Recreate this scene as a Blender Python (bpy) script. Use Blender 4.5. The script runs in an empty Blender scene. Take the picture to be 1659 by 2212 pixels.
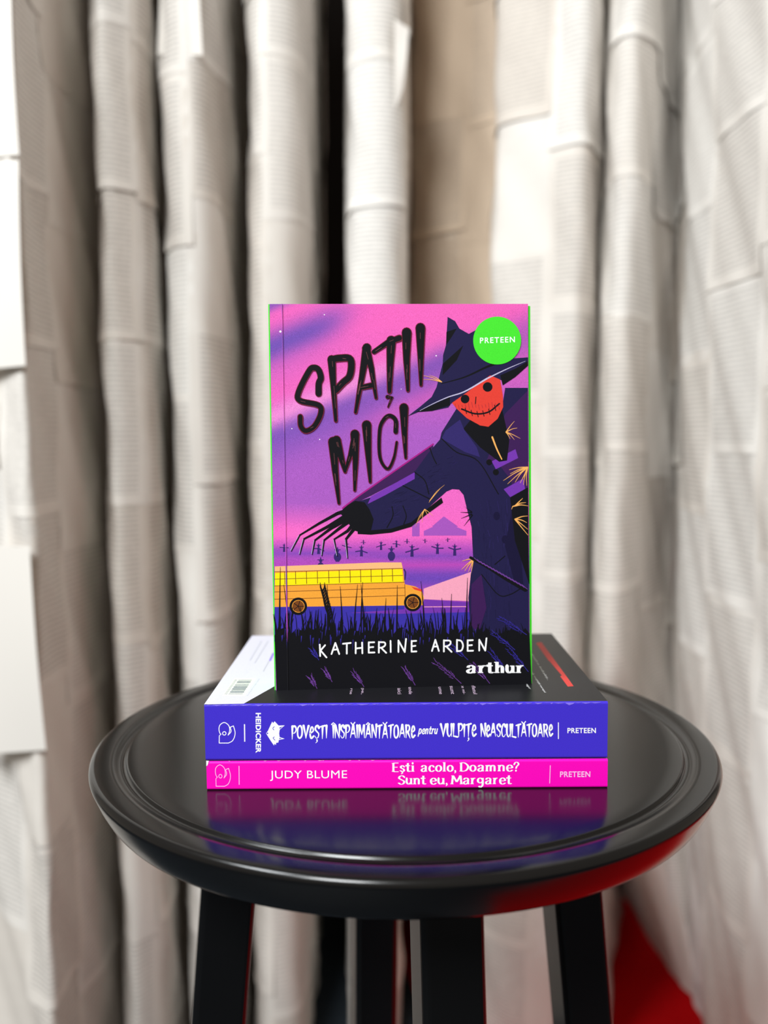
import bpy, math, random
import numpy as np
from mathutils import Vector, Matrix
from mathutils.geometry import tessellate_polygon

C = bpy.context.scene.collection
S = bpy.context.scene
rnd = random.Random(7)

# ------------------------------------------------------------------ camera, light, exposure
F_PX, PITCH, ROLL, CAM_H = 1905.67, 0.08328, -0.00896, 0.17464   # focal length in photo pixels, tilt, roll, height above seat
SEAT_Z = 0.650
CAM_Z = SEAT_Z + CAM_H
cam_d = bpy.data.cameras.new('camera'); cam = bpy.data.objects.new('camera', cam_d); C.objects.link(cam)
cam_d.sensor_fit = 'HORIZONTAL'; cam_d.sensor_width = 36.0; cam_d.lens = F_PX / 1659 * 36
cam_d.clip_start = 0.01; cam_d.clip_end = 50
cam.matrix_world = Matrix.Translation((0, 0, CAM_Z)) @ Matrix.Rotation(math.pi / 2 - PITCH, 4, 'X') @ Matrix.Rotation(ROLL, 4, 'Z')
cam_d.dof.use_dof = True; cam_d.dof.focus_distance = 0.445; cam_d.dof.aperture_fstop = 5.8; cam_d.dof.aperture_blades = 0
S.camera = cam

S.view_settings.view_transform = 'Standard'; S.view_settings.look = 'None'
S.view_settings.gamma = 1.0; S.view_settings.use_curve_mapping = False
S.view_settings.exposure = 0.0

world = bpy.data.worlds.new('world'); S.world = world; world.use_nodes = True
bg = world.node_tree.nodes['Background']; bg.inputs['Color'].default_value = (1.0, 0.87, 0.72, 1); bg.inputs['Strength'].default_value = 0.30

def area(name, loc, target, size, power, col, size_y=None):
    l = bpy.data.lights.new(name, 'AREA'); l.energy = power; l.color = col; l.size = size
    if size_y: l.shape = 'RECTANGLE'; l.size_y = size_y
    o = bpy.data.objects.new(name, l); C.objects.link(o); o.location = loc
    o.rotation_euler = (Vector(target) - Vector(loc)).to_track_quat('-Z', 'Y').to_euler()
    return o
area('ceiling_panel_light', (-0.80, -1.25, 2.35), (0.0, 0.9, 0.90), 0.7, 62, (0.95, 0.99, 1.0))
area('left_ceiling_panel_light', (-1.45, -0.45, 2.45), (0.0, 0.9, 0.95), 0.6, 36, (0.92, 0.97, 1.0))
def spot(name, loc, target, power, col, angle, radius=.06):
    l = bpy.data.lights.new(name, 'SPOT'); l.energy = power; l.color = col; l.spot_size = math.radians(angle); l.spot_blend = .5; l.shadow_soft_size = radius
    o = bpy.data.objects.new(name, l); C.objects.link(o); o.location = loc
    o.rotation_euler = (Vector(target) - Vector(loc)).to_track_quat('-Z', 'Y').to_euler()
spot('added_carpet_spot', (1.35, 0.25, 1.9), (0.80, 0.70, 0.0), 110, (1.0, 0.86, 0.70), 46)  # added spot: brightens the carpet so the seat rim mirrors its red

# ------------------------------------------------------------------ helpers
def lin(c):
    out = []
    for v in c:
        v = v / 255.0
        out.append(v / 12.92 if v <= 0.04045 else ((v + 0.055) / 1.055) ** 2.4)
    return out

MATS = {}
def mat(name, srgb, rough=0.5, spec=0.3, attr=None, bump=None):
    if name in MATS: return MATS[name]
    m = bpy.data.materials.new(name); m.use_nodes = True; MATS[name] = m
    nt = m.node_tree; b = nt.nodes['Principled BSDF']
    b.inputs['Roughness'].default_value = rough; b.inputs['Specular IOR Level'].default_value = spec
    # very fine paper / lacquer grain so that the surface is never a flat fill
    tc = nt.nodes.new('ShaderNodeTexCoord'); nz = nt.nodes.new('ShaderNodeTexNoise'); nz.inputs['Scale'].default_value = 2600
    nz.inputs['Detail'].default_value = 1.0
    nt.links.new(tc.outputs['Object'], nz.inputs['Vector'])
    mx = nt.nodes.new('ShaderNodeMix'); mx.data_type = 'RGBA'; mx.blend_type = 'MULTIPLY'; mx.inputs['Factor'].default_value = 1.0
    rmp = nt.nodes.new('ShaderNodeMapRange'); rmp.inputs['From Min'].default_value = 0.3; rmp.inputs['From Max'].default_value = 0.7
    rmp.inputs['To Min'].default_value = 0.92; rmp.inputs['To Max'].default_value = 1.06
    nt.links.new(nz.outputs['Fac'], rmp.inputs['Value'])
    if attr:
        a = nt.nodes.new('ShaderNodeAttribute'); a.attribute_name = attr; nt.links.new(a.outputs['Color'], mx.inputs['A'])
        rmp.inputs['To Min'].default_value = 0.84; rmp.inputs['To Max'].default_value = 1.14
    else:
        mx.inputs['A'].default_value = (*lin(srgb), 1)
    nt.links.new(rmp.outputs['Result'], mx.inputs['B'])
    nt.links.new(mx.outputs['Result'], b.inputs['Base Color'])
    if bump:
        sc, st, dist = bump
        n2 = nt.nodes.new('ShaderNodeTexNoise'); n2.inputs['Scale'].default_value = sc; n2.inputs['Detail'].default_value = 3
        nt.links.new(tc.outputs['Object'], n2.inputs['Vector'])
        bp = nt.nodes.new('ShaderNodeBump'); bp.inputs['Strength'].default_value = st; bp.inputs['Distance'].default_value = dist
        nt.links.new(n2.outputs['Fac'], bp.inputs['Height']); nt.links.new(bp.outputs['Normal'], b.inputs['Normal'])
    return m

def thing(name, label, cat, loc=(0, 0, 0), rz=0.0, group=None):
    o = bpy.data.objects.new(name, None); C.objects.link(o); o.empty_display_size = 0.05
    o.location = loc; o.rotation_euler = (0, 0, rz)
    o['label'] = label; o['category'] = cat
    if group: o['group'] = group
    return o

class MB:
    """collects faces with a material each, then links them as ONE mesh object"""
    def __init__(s): s.v = []; s.f = []; s.m = []; s.col = {}; s.smooth = []
    def face(s, pts, m, smooth=False):
        i = len(s.v); s.v += [tuple(p) for p in pts]; s.f.append(tuple(range(i, i + len(pts)))); s.m.append(m); s.smooth.append(smooth)
    def grid(s, rows, m, smooth=True, closed=False, cols=None):
        i = len(s.v); n = len(rows[0])
        for r in rows: s.v += [tuple(p) for p in r]
        if cols is not None:
            for a, r in enumerate(cols):
                for b, c in enumerate(r): s.col[i + a * n + b] = c
        for a in range(len(rows) - 1):
            for b in range(n if closed else n - 1):
                c = (b + 1) % n
                s.f.append((i + a * n + b, i + a * n + c, i + (a + 1) * n + c, i + (a + 1) * n + b)); s.m.append(m); s.smooth.append(smooth)
    def box(s, x0, x1, y0, y1, z0, z1, m, shear=0.0):
        P = [(x, y + shear * z, z) for z in (z0, z1) for y in (y0, y1) for x in (x0, x1)]
        for q in ((0, 2, 3, 1), (4, 5, 7, 6), (0, 1, 5, 4), (2, 6, 7, 3), (0, 4, 6, 2), (1, 3, 7, 5)):
            s.face([P[k] for k in q], m)
    def build(s, name, parent=None, merge=False):
        me = bpy.data.meshes.new(name); me.from_pydata(s.v, [], s.f)
        names = []
        for m in s.m:
            if m not in names: names.append(m)
        for n in names: me.materials.append(MATS[n])
        me.polygons.foreach_set('material_index', [names.index(m) for m in s.m])
        me.polygons.foreach_set('use_smooth', s.smooth)
        if s.col:
            at = me.color_attributes.new('tint', 'FLOAT_COLOR', 'POINT')
            for k, c in s.col.items(): at.data[k].color = (*c, 1.0)
        me.update()
        o = bpy.data.objects.new(name, me); C.objects.link(o)
        if parent: o.parent = parent
        return o

def bevel(o, w, seg=3, angle=0.6):
    b = o.modifiers.new('bevel', 'BEVEL'); b.width = w; b.segments = seg; b.limit_method = 'ANGLE'; b.angle_limit = angle
    return o

def homography(src, dst):
    A = []; B = []
    for (x, y), (u, v) in zip(src, dst):
        A.append([x, y, 1, 0, 0, 0, -u * x, -u * y]); B.append(u)
        A.append([0, 0, 0, x, y, 1, -v * x, -v * y]); B.append(v)
    h = np.linalg.solve(np.array(A, float), np.array(B, float))
    return np.append(h, 1).reshape(3, 3)
def happly(H, p):
    q = H @ np.array([p[0], p[1], 1.0]); return (q[0] / q[2], q[1] / q[2])

# ------------------------------------------------------------------ printing: flat ink shapes laid on a book's surface, in the print's own units (y down)
def smooth_path(pts, n=6):
    if len(pts) < 3: return [tuple(p) for p in pts]
    P = [np.array(p, float) for p in pts]; closed = np.allclose(P[0], P[-1])
    out = []
    for i in range(len(P) - 1):
        a = P[i - 1] if i > 0 else (P[-2] if closed else 2 * P[0] - P[1])
        d = P[i + 2] if i + 2 < len(P) else (P[1] if closed else 2 * P[-1] - P[-2])
        b, c = P[i], P[i + 1]
        for k in range(n):
            t = k / n
            out.append(tuple(0.5 * ((2 * b) + (c - a) * t + (2 * a - 5 * b + 4 * c - d) * t * t + (3 * b - a - 3 * c + d) * t ** 3)))
    out.append(tuple(P[-1]))
    return out

class Ink:
    def __init__(s): s.items = []; s.h = 0
    def up(s): s.h += 1
    def poly(s, pts, m, up=True):
        if up: s.h += 1
        V = [Vector((p[0], p[1], 0)) for p in pts]
        for t in tessellate_polygon([V]):
            s.items.append(([(V[i].x, V[i].y) for i in t], m, s.h))
    def tri(s, pts, m): s.items.append((pts, m, s.h))
    def circle(s, c, r, m, n=40, ry=None):
        ry = ry or r
        s.poly([(c[0] + r * math.cos(2 * math.pi * k / n), c[1] + ry * math.sin(2 * math.pi * k / n)) for k in range(n)], m)
    def ring(s, c, r, w, m, n=32): s.stroke([(c[0] + r * math.cos(2 * math.pi * k / n), c[1] + r * math.sin(2 * math.pi * k / n)) for k in range(n + 1)], w, m, smooth=False, cap=False)
    def stroke(s, pts, w, m, taper=(1, 1), smooth=True, nib=None, cap=True):
        """a pen line; w = full width, taper = width factors at both ends, nib = (w along x, w along y) of a broad pen"""
        s.h += 1
        P = smooth_path(pts) if smooth else [tuple(p) for p in pts]
        Q = [P[0]]
        for p in P[1:]:
            if math.hypot(p[0] - Q[-1][0], p[1] - Q[-1][1]) > 1e-6: Q.append(p)
        P = Q; n = len(P)
        if n < 2: return
        closed = math.hypot(P[0][0] - P[-1][0], P[0][1] - P[-1][1]) < 1e-6
        L = []; R = []
        for i, p in enumerate(P):
            a = P[i - 1] if i > 0 else (P[-2] if closed else P[0]); b = P[i + 1] if i < n - 1 else (P[1] if closed else P[-1])
            dx, dy = b[0] - a[0], b[1] - a[1]; d = math.hypot(dx, dy) or 1; nx, ny = -dy / d, dx / d
            t = i / (n - 1); k = taper[0] + (taper[1] - taper[0]) * t
            if nib:
                ax, ay = nib[0] / 2 * k, nib[1] / 2 * k; q = math.sqrt((ax * nx) ** 2 + (ay * ny) ** 2) or 1
                ox, oy = ax * ax * nx / q, ay * ay * ny / q
            else: ox, oy = nx * w / 2 * k, ny * w / 2 * k
            L.append((p[0] + ox, p[1] + oy)); R.append((p[0] - ox, p[1] - oy))
        for i in range(n - 1):
            s.tri([L[i], L[i + 1], R[i + 1]], m); s.tri([L[i], R[i + 1], R[i]], m)
        if cap and not nib and not closed:
            for e, k in ((0, taper[0]), (n - 1, taper[1])):
                r = w / 2 * k
                if r > 0:
                    p = P[e]; a = P[1] if e == 0 else P[-2]; an = math.atan2(p[1] - a[1], p[0] - a[0]) - math.pi / 2
                    q = [(p[0] + r * math.cos(an + j * math.pi / 6), p[1] + r * math.sin(an + j * math.pi / 6)) for j in range(7)]
                    for j in range(1, 6): s.tri([q[0], q[j], q[j + 1]], m)
    def type(s, text, frame, m, bold=0.0, spacing=1.0):
        """set type in the plain sans face inside frame = (origin, x axis, y axis): the text's box fills it exactly"""
        c = bpy.data.curves.new('type', 'FONT'); c.body = text; c.offset = bold; c.space_character = spacing; c.resolution_u = 4
        o = bpy.data.objects.new('type', c); C.objects.link(o)
        me = bpy.data.meshes.new_from_object(o.evaluated_get(bpy.context.evaluated_depsgraph_get()))
        V = [v.co for v in me.vertices]
        x0 = min(v.x for v in V); x1 = max(v.x for v in V); y0 = min(v.y for v in V); y1 = max(v.y for v in V)
        (ox, oy), ex, ey = frame
        s.h += 1
        for p in me.polygons:
            q = []
            for i in p.vertices:
                a = (V[i].x - x0) / (x1 - x0); b = (V[i].y - y0) / (y1 - y0)
                q.append((ox + ex[0] * a + ey[0] * b, oy + ex[1] * a + ey[1] * b))
            for k in range(1, len(q) - 1): s.tri([q[0], q[k], q[k + 1]], m)
        bpy.data.objects.remove(o); bpy.data.meshes.remove(me); bpy.data.curves.remove(c)
    def box_type(s, text, x0, x1, ytop, ybase, m, bold=0.0, spacing=1.0):
        s.type(text, ((x0, ybase), (x1 - x0, 0), (0, ytop - ybase)), m, bold, spacing)
    def emit(s, mb, place, step=3.5e-7):
        for pts, m, h in s.items: mb.face([place(p, 2e-5 + h * step) for p in pts], m)

# a small hand-drawn stroke alphabet: (advance, [strokes]); y up, capital height 1, x-height 0.68
CAPS = {
 'A': (.95, [[(.5, 1), (.25, .5), (0, 0)], [(.5, 1), (.72, .5), (.95, 0)], [(.2, .33), (.76, .35)]]),
 'C': (.8, [[(.78, .82), (.6, 1), (.3, .95), (.08, .55), (.2, .1), (.5, 0), (.8, .2)]]),
 'D': (.85, [[(.1, 1), (.1, 0)], [(.1, 1), (.5, .95), (.83, .55), (.6, .1), (.1, 0)]]),
 'E': (.7, [[(.1, 1), (.1, 0)], [(.1, 1), (.68, 1)], [(.1, .52), (.58, .52)], [(.1, 0), (.7, 0)]]),
 'H': (.9, [[(.1, 1), (.1, 0)], [(.8, 1), (.8, 0)], [(.1, .5), (.8, .5)]]),
 'I': (.25, [[(.12, 1), (.12, 0)]]),
 'K': (.85, [[(.1, 1), (.1, 0)], [(.75, 1), (.1, .42)], [(.3, .58), (.85, 0)]]),
 'L': (.7, [[(.1, 1), (.1, .03)], [(.1, .03), (.75, -.04)]]),
 'M': (1.1, [[(.14, 1), (.04, 0)], [(.14, 1), (.55, .25)], [(.95, 1), (.55, .25)], [(.95, 1), (1.05, 0)]]),
 'N': (.85, [[(.08, 1), (.08, 0)], [(.08, 1), (.8, 0)], [(.85, 1.05), (.8, 0)]]),
 'O': (.9, [[(.45, 1), (.1, .75), (.12, .2), (.45, 0), (.8, .25), (.78, .78), (.45, 1)]]),
 'P': (.75, [[(.1, 1), (.1, -.04)], [(.1, .98), (.55, 1), (.75, .75), (.5, .48), (.1, .45)]]),
 'R': (.85, [[(.1, 1), (.1, 0)], [(.1, .98), (.55, 1), (.72, .76), (.5, .52), (.1, .48)], [(.38, .5), (.85, -.03)]]),
 'S': (.75, [[(.72, .82), (.5, 1), (.2, .92), (.12, .7), (.4, .52), (.68, .35), (.6, .08), (.3, 0), (.05, .18)]]),
 'T': (.8, [[(.0, .93), (.82, 1.03)], [(.42, .97), (.4, -.03)]]),
 'U': (.85, [[(.1, 1), (.1, .3), (.4, 0), (.75, .3)], [(.77, 1), (.77, 0)]]),
 'V': (.85, [[(.0, 1.02), (.25, .5), (.42, 0)], [(.85, 1), (.6, .5), (.42, 0)]]),
 'e': (.7, [[(.1, .42), (.62, .62), (.5, .92), (.25, .85), (.1, .4), (.3, .03), (.7, .2)]]),
}
LOW = {  # x-height 1
 'a': (.98, [[(.15, .72), (.25, .95), (.5, 1), (.72, .86), (.73, .6), (.73, .1), (.9, .02)], [(.73, .58), (.35, .5), (.12, .28), (.22, .03), (.5, .02), (.73, .25)]]),
 'c': (.85, [[(.76, .76), (.55, 1), (.25, .88), (.12, .5), (.25, .08), (.55, 0), (.82, .2)]]),
 'd': (1.0, [[(.8, 1.5), (.8, 0)], [(.8, .8), (.45, 1), (.15, .7), (.15, .25), (.45, 0), (.8, .25)]]),
 'e': (.88, [[(.12, .5), (.8, .55), (.7, .9), (.42, 1), (.15, .75), (.13, .35), (.3, .03), (.6, .0), (.84, .2)]]),
 'g': (1.0, [[(.78, .75), (.5, 1), (.18, .85), (.15, .4), (.45, .18), (.78, .4)], [(.8, 1.0), (.8, -.1), (.55, -.5), (.3, -.42), (.45, -.3)]]),
 'h': (1.0, [[(.18, 1.5), (.18, 0)], [(.18, .65), (.45, .98), (.75, .85), (.8, .5), (.8, 0)]]),
 'i': (.4, [[(.2, 1), (.2, 0)]]),
 'l': (.42, [[(.2, 1.5), (.2, 0)]]),
 'm': (1.55, [[(.18, 1), (.18, 0)], [(.18, .65), (.4, .98), (.66, .85), (.7, .5), (.7, 0)], [(.7, .65), (.95, .98), (1.2, .85), (1.25, .5), (1.25, 0)]]),
 'n': (1.0, [[(.18, 1), (.18, 0)], [(.18, .65), (.45, .98), (.75, .85), (.8, .5), (.8, 0)]]),
 'o': (.95, [[(.47, 1), (.15, .75), (.15, .25), (.47, 0), (.8, .25), (.8, .75), (.47, 1)]]),
 'p': (1.0, [[(.18, 1), (.18, -.5)], [(.18, .8), (.5, 1), (.82, .7), (.8, .25), (.5, 0), (.18, .2)]]),
 'r': (.72, [[(.18, 1), (.18, 0)], [(.18, .55), (.38, .95), (.62, .95)]]),
 's': (.8, [[(.7, .8), (.45, 1), (.2, .85), (.25, .6), (.6, .42), (.68, .15), (.4, 0), (.1, .2)]]),
 't': (.72, [[(.32, 1.4), (.32, .2), (.48, .02), (.7, .12)], [(.04, .98), (.66, .98)]]),
 'u': (1.02, [[(.15, 1), (.15, .35), (.38, .02), (.7, .2), (.8, .4)], [(.82, 1), (.82, 0)]]),
}
ACC = {'Ș': ('S', 'comma'), 'Ț': ('T', 'comma'), 'Ă': ('A', 'breve'), 'Â': ('A', 'hat'), 'Î': ('I', 'hat'), 'ș': ('s', 'comma')}

def letters(ink, text, x0, x1, base, height, w, m, low=False, style='brush', slant=0.0, jitter=0.0):
    """draw text with the stroke alphabet; it fills x0..x1; base is the line, height the capital (or x-) height"""
    tab = LOW if low else CAPS
    gap = 0.16
    adv = []
    for ch in text:
        b = ACC.get(ch, (ch, None))[0]
        if ch == ' ': adv.append(.45)
        elif ch in ',': adv.append(.3)
        elif ch == '?': adv.append(.75)
        else: adv.append((CAPS if b.isupper() else tab)[b][0] * (1.0 if not (low and b.isupper()) else 1.35) + gap)
    k = (x1 - x0) / (sum(adv) - gap); x = x0
    for ch, a in zip(text, adv):
        b, acc = ACC.get(ch, (ch, None)); jy = rnd.uniform(-jitter, jitter)
        if b not in ' ,?':
            big = low and b.isupper()
            adv0, st = (CAPS if b.isupper() else tab)[b]
            sy = height * (1.42 if big else 1.0); sx = k * (1.35 if big else 1.0)
            for pts in st:
                Q = [(x + px * sx + slant * py * sy, base - py * sy + jy) for px, py in pts]
                if style == 'brush':
                    vert = abs(pts[0][1] - pts[-1][1]) > 0.5
                    ink.stroke(Q, w, m, taper=(1.15, .28) if (vert and pts[0][1] > pts[-1][1]) else (.7, .9))
                elif style == 'fat':
                    ink.stroke(Q, w, m, nib=(w, w * .3), cap=False)
                    straight = len(pts) == 2 and abs(pts[0][0] - pts[1][0]) < .12
                    if straight:
                        for e, (px, py) in enumerate(pts):
                            ink.stroke([(Q[e][0] - w * .8, Q[e][1] + (w * .14 if e == 0 else -w * .14)), (Q[e][0] + (w * .45 if e == 0 else w * .75), Q[e][1] + (w * .14 if e == 0 else -w * .14))], w * .26, m, smooth=False, cap=False)
                    elif abs(pts[0][1] - pts[-1][1]) < .7 and not (b in 'oOgTEa'):
                        ink.circle(Q[0], w * .36, m, 12)
                elif style == 'slab':
                    ink.stroke(Q, w, m, smooth=len(pts) > 2, cap=False)
                else:
                    ink.stroke(Q, w, m, smooth=len(pts) > 2)
            cx = x + adv0 * sx * .45
            if low and b == 'i': ink.circle((cx, base - height * 1.36), w * .5, m, 12)
            if acc == 'comma': ink.stroke([(cx + w * .2, base + height * .12), (cx + w * .3, base + height * .24), (cx - w * .4, base + height * .36)], w * .75, m, taper=(1, .3))
            if acc == 'breve': ink.stroke([(cx - w * .9, base - height * 1.2), (cx, base - height * 1.06), (cx + w * 1.0, base - height * 1.22)], w * .55, m)
            if acc == 'hat': ink.stroke([(cx - w * .9, base - height * 1.06), (cx, base - height * 1.2), (cx + w * .9, base - height * 1.08)], w * .55, m, smooth=False)
        elif ch == ',':
            ink.stroke([(x + .1 * k, base - height * .08), (x + .16 * k, base + height * .1), (x, base + height * .28)], w * .7, m, taper=(1.2, .3))
        elif ch == '?':
            Q = [(x + px * k, base - py * height) for px, py in [(.05, 1.1), (.2, 1.4), (.5, 1.42), (.65, 1.1), (.4, .75), (.3, .4)]]
            ink.stroke(Q, w, m, nib=(w * .8, w * .3)); ink.circle(Q[0], w * .35, m, 12); ink.circle((Q[-1][0], base - height * .08), w * .42, m, 12)
        x += a * k

# ------------------------------------------------------------------ materials
mat('wall_paint', (34, 30, 28), .8, .1)
mat('floor_vinyl', (44, 52, 60), .45, .3, bump=(40, .2, .002))
mat('red_pile', (205, 8, 16), .95, .05, bump=(900, .8, .003))
def lacquer():
    m = mat('black_lacquer', (12, 12, 13), .20, .46, bump=(700, .03, .0004)); return m
lacquer()
mat('page_edges', (232, 226, 212), .8, .1, bump=(1500, .4, .0003))
mat('green_board', (72, 225, 46), .5, .25)
mat('blue_spine', (66, 48, 205), .45, .25)
mat('blue_scuff', (135, 118, 245), .6, .2)
mat('cover_black', (26, 26, 30), .42, .28)
mat('cover_white', (224, 222, 240), .5, .25)
mat('label_white', (240, 240, 234), .5, .25)
mat('magenta', (255, 0, 190), .45, .25)
mat('sky_card', (120, 195, 240), .45, .25)
mat('ink_white', (252, 252, 255), .5, .2)
mat('ink_pinkwhite', (255, 190, 240), .5, .2)
mat('ink_grey', (190, 190, 200), .5, .2)
mat('ink_lilac_text', (215, 190, 215), .5, .2)
mat('ink_violet', (150, 120, 235), .5, .2)
mat('ink_bar', (70, 90, 110), .5, .2)
mat('ink_red', (225, 70, 66), .5, .2)
mat('ink_sky', (200, 90, 190), .45, .2, attr='tint')
mat('ink_black', (18, 18, 23), .5, .12)
mat('ink_maroon', (120, 22, 52), .45, .25)
mat('ink_scratch', (112, 62, 66), .45, .25)
mat('ink_navy', (33, 29, 70), .5, .15)
mat('ink_indigo', (50, 40, 104), .5, .15)
mat('ink_coatdark', (24, 20, 54), .5, .15)
mat('ink_plum', (58, 24, 82), .45, .25)
mat('ink_purple', (116, 52, 172), .45, .25)
mat('ink_magenta', (165, 22, 130), .45, .25)
mat('ink_straw', (246, 178, 98), .45, .25)
mat('ink_coral', (226, 62, 50), .45, .25)
mat('ink_orange', (245, 164, 56), .45, .25)
mat('ink_roof', (247, 188, 128), .45, .25)
mat('ink_yellow', (255, 232, 8), .45, .25)
mat('ink_bus_line', (120, 66, 24), .45, .25)
mat('ink_barn', (166, 84, 188), .45, .25)
mat('ink_beam', (246, 164, 190), .45, .25)
mat('ink_blue', (58, 48, 165), .45, .25)
mat('ink_far', (52, 34, 104), .45, .25)
mat('ink_wheat', (118, 66, 160), .45, .25)
mat('ink_green', (70, 226, 48), .45, .25)
mat('ink_brim', (196, 190, 220), .45, .25)

def page_material():
    m = bpy.data.materials.new('printed_pages'); m.use_nodes = True; MATS['printed_pages'] = m
    nt = m.node_tree; N = nt.nodes; L = nt.links; b = N['Principled BSDF']
    b.inputs['Roughness'].default_value = .75; b.inputs['Specular IOR Level'].default_value = .15
    uv = N.new('ShaderNodeUVMap'); uv.uv_map = 'page'
    sep = N.new('ShaderNodeSeparateXYZ'); L.new(uv.outputs['UV'], sep.inputs[0])
    att = N.new('ShaderNodeAttribute'); att.attribute_name = 'tint'
    sa = N.new('ShaderNodeSeparateColor'); L.new(att.outputs['Color'], sa.inputs[0])
    def math_(op, a, b_=None, c=None):
        n = N.new('ShaderNodeMath'); n.operation = op
        for i, q in enumerate((a, b_, c)):
            if q is None: continue
            if isinstance(q, (int, float)): n.inputs[i].default_value = q
            else: L.new(q, n.inputs[i])
        return n.outputs[0]
    U, V = sep.outputs['X'], sep.outputs['Y']
    row = math_('MULTIPLY', V, 34.0)
    tri = math_('PINGPONG', row, 0.5)                      # 0 between two lines of print, 0.5 on a line
    line = math_('GREATER_THAN', tri, 0.24)
    fl = math_('FLOOR', row)
    cv = N.new('ShaderNodeCombineXYZ'); L.new(math_('MULTIPLY', U, 26.0), cv.inputs[0]); L.new(math_('MULTIPLY', fl, 7.13), cv.inputs[1]); L.new(math_('MULTIPLY', sa.outputs[1], 90.0), cv.inputs[2])
    nz = N.new('ShaderNodeTexNoise'); nz.inputs['Scale'].default_value = 1.0; nz.inputs['Detail'].default_value = 2.0; L.new(cv.outputs[0], nz.inputs['Vector'])
    word = math_('GREATER_THAN', nz.outputs['Fac'], 0.45)
    inx = math_('MULTIPLY', math_('GREATER_THAN', U, 0.08), math_('LESS_THAN', U, 0.93))
    iny = math_('MULTIPLY', math_('GREATER_THAN', V, 0.07), math_('LESS_THAN', V, 0.94))
    mask = math_('MULTIPLY', math_('MULTIPLY', line, math_('MULTIPLY_ADD', word, 0.3, 0.7)), math_('MULTIPLY', inx, iny))
    mask = math_('MULTIPLY', math_('MULTIPLY', mask, sa.outputs[2]), 0.36)
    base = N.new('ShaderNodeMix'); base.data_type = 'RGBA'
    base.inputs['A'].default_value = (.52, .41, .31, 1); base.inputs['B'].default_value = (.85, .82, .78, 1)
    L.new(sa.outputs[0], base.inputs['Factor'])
    mx = N.new('ShaderNodeMix'); mx.data_type = 'RGBA'; L.new(mask, mx.inputs['Factor']); L.new(base.outputs['Result'], mx.inputs['A'])
    mx.inputs['B'].default_value = (.13, .12, .12, 1)
    L.new(mx.outputs['Result'], b.inputs['Base Color'])
page_material()

# ------------------------------------------------------------------ setting: floor, back wall
def struct(name, mb):
    o = mb.build(name); o['kind'] = 'structure'; return o
b = MB(); b.box(-2.2, 2.2, -2.4, 2.0, -0.05, 0.0, 'floor_vinyl'); struct('floor', b)
b = MB(); b.box(-2.2, 2.2, 1.95, 2.05, 0.0, 2.6, 'wall_paint'); struct('wall_back', b)

# ------------------------------------------------------------------ pleated curtain of pasted book pages
def world_at(u, v, y):
    """the point at depth y (metres in front of the camera) seen at photo position (u, v)"""
    du, dv = u - 829.5, v - 1106
    a = du * math.cos(ROLL) + dv * math.sin(ROLL); bq = -du * math.sin(ROLL) + dv * math.cos(ROLL)
    xc, yc = a / F_PX, -bq / F_PX
    d = Vector((xc, math.cos(PITCH) + yc * math.sin(PITCH), -math.sin(PITCH) + yc * math.cos(PITCH)))
    d *= y / d.y
    return Vector((d.x, d.y, CAM_Z + d.z))

# each vertical crease: where it shows at the top and at two thirds of the height, and its depth
FOLDS = [
 [(-900, -770, 1.08), (-760, -640, 1.0), (-620, -500, 1.07), (-470, -350, .99), (-330, -215, 1.02), (-150, -60, .94), (-30, 45, .872), (16, 82, .85), (50, 112, .89), (130, 190, .98), (194, 246, 1.06), (212, 262, 1.09)],
 [(202, 253, 1.03), (200, 252, .985), (212, 264, .965), (242, 290, .972), (300, 338, 1.0), (325, 362, 1.05), (340, 382, 1.14), (362, 405, 1.20)],
 [(346, 398, 1.10), (345, 396, 1.04), (360, 408, 1.01), (400, 440, 1.0), (440, 474, 1.015), (470, 500, 1.06), (500, 520, 1.12), (532, 543, 1.20), (560, 565, 1.28)],
 [(539, 552, 1.12), (538, 550, 1.08), (548, 560, 1.06), (575, 584, 1.05), (625, 630, 1.06), (655, 655, 1.09), (676, 676, 1.17), (690, 688, 1.36), (700, 696, 1.60)],
 [(752, 756, 1.50), (751, 756, 1.20), (756, 760, 1.11), (785, 788, 1.085, 784, 1.10), (830, 833, 1.08, 832, 1.11), (862, 865, 1.095, 858, 1.13), (872, 872, 1.13, 866, 1.24), (878, 875, 1.20, 871, 1.40), (882, 878, 1.27, 875, 1.54)],
 [(866, 862, 1.29, 884, 1.56), (900, 890, 1.275, 896, 1.44), (950, 937, 1.25, 932, 1.21), (1025, 1004, 1.22, 1004, 1.20), (1078, 1048, 1.195, 1050, 1.19), (1098, 1066, 1.19, 1068, 1.19)],
 [(1082, 1052, 1.30), (1078, 1048, 1.18), (1090, 1060, 1.145), (1180, 1140, 1.11), (1250, 1205, 1.08, 1272, 1.10), (1280, 1232, 1.085, 1304, 1.16), (1300, 1256, 1.12, 1318, 1.25), (1312, 1274, 1.20, 1334, 1.40), (1322, 1284, 1.28, 1345, 1.51), (1330, 1292, 1.34, 1352, 1.58)],
 [(1318, 1270, 1.16, 1330, 1.58), (1326, 1281, 1.10, 1344, 1.52), (1345, 1296, 1.065, 1368, 1.46), (1372, 1318, 1.055, 1396, 1.39), (1395, 1342, 1.065, 1425, 1.33), (1418, 1370, 1.10, 1452, 1.28), (1432, 1386, 1.14, 1470, 1.25), (1455, 1420, 1.20, 1500, 1.22), (1490, 1468, 1.28, 1540, 1.24)],
 [(1476, 1458, 1.24, 1490, 1.26), (1482, 1462, 1.16, 1500, 1.20), (1505, 1482, 1.08, 1525, 1.12), (1570, 1545, .985), (1659, 1630, .89), (1730, 1700, .845), (1830, 1800, .88), (1960, 1930, 1.0), (2120, 2090, 1.10), (2280, 2240, 1.06), (2420, 2380, 1.14)],
]
Z_TOP = 2.05
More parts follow.
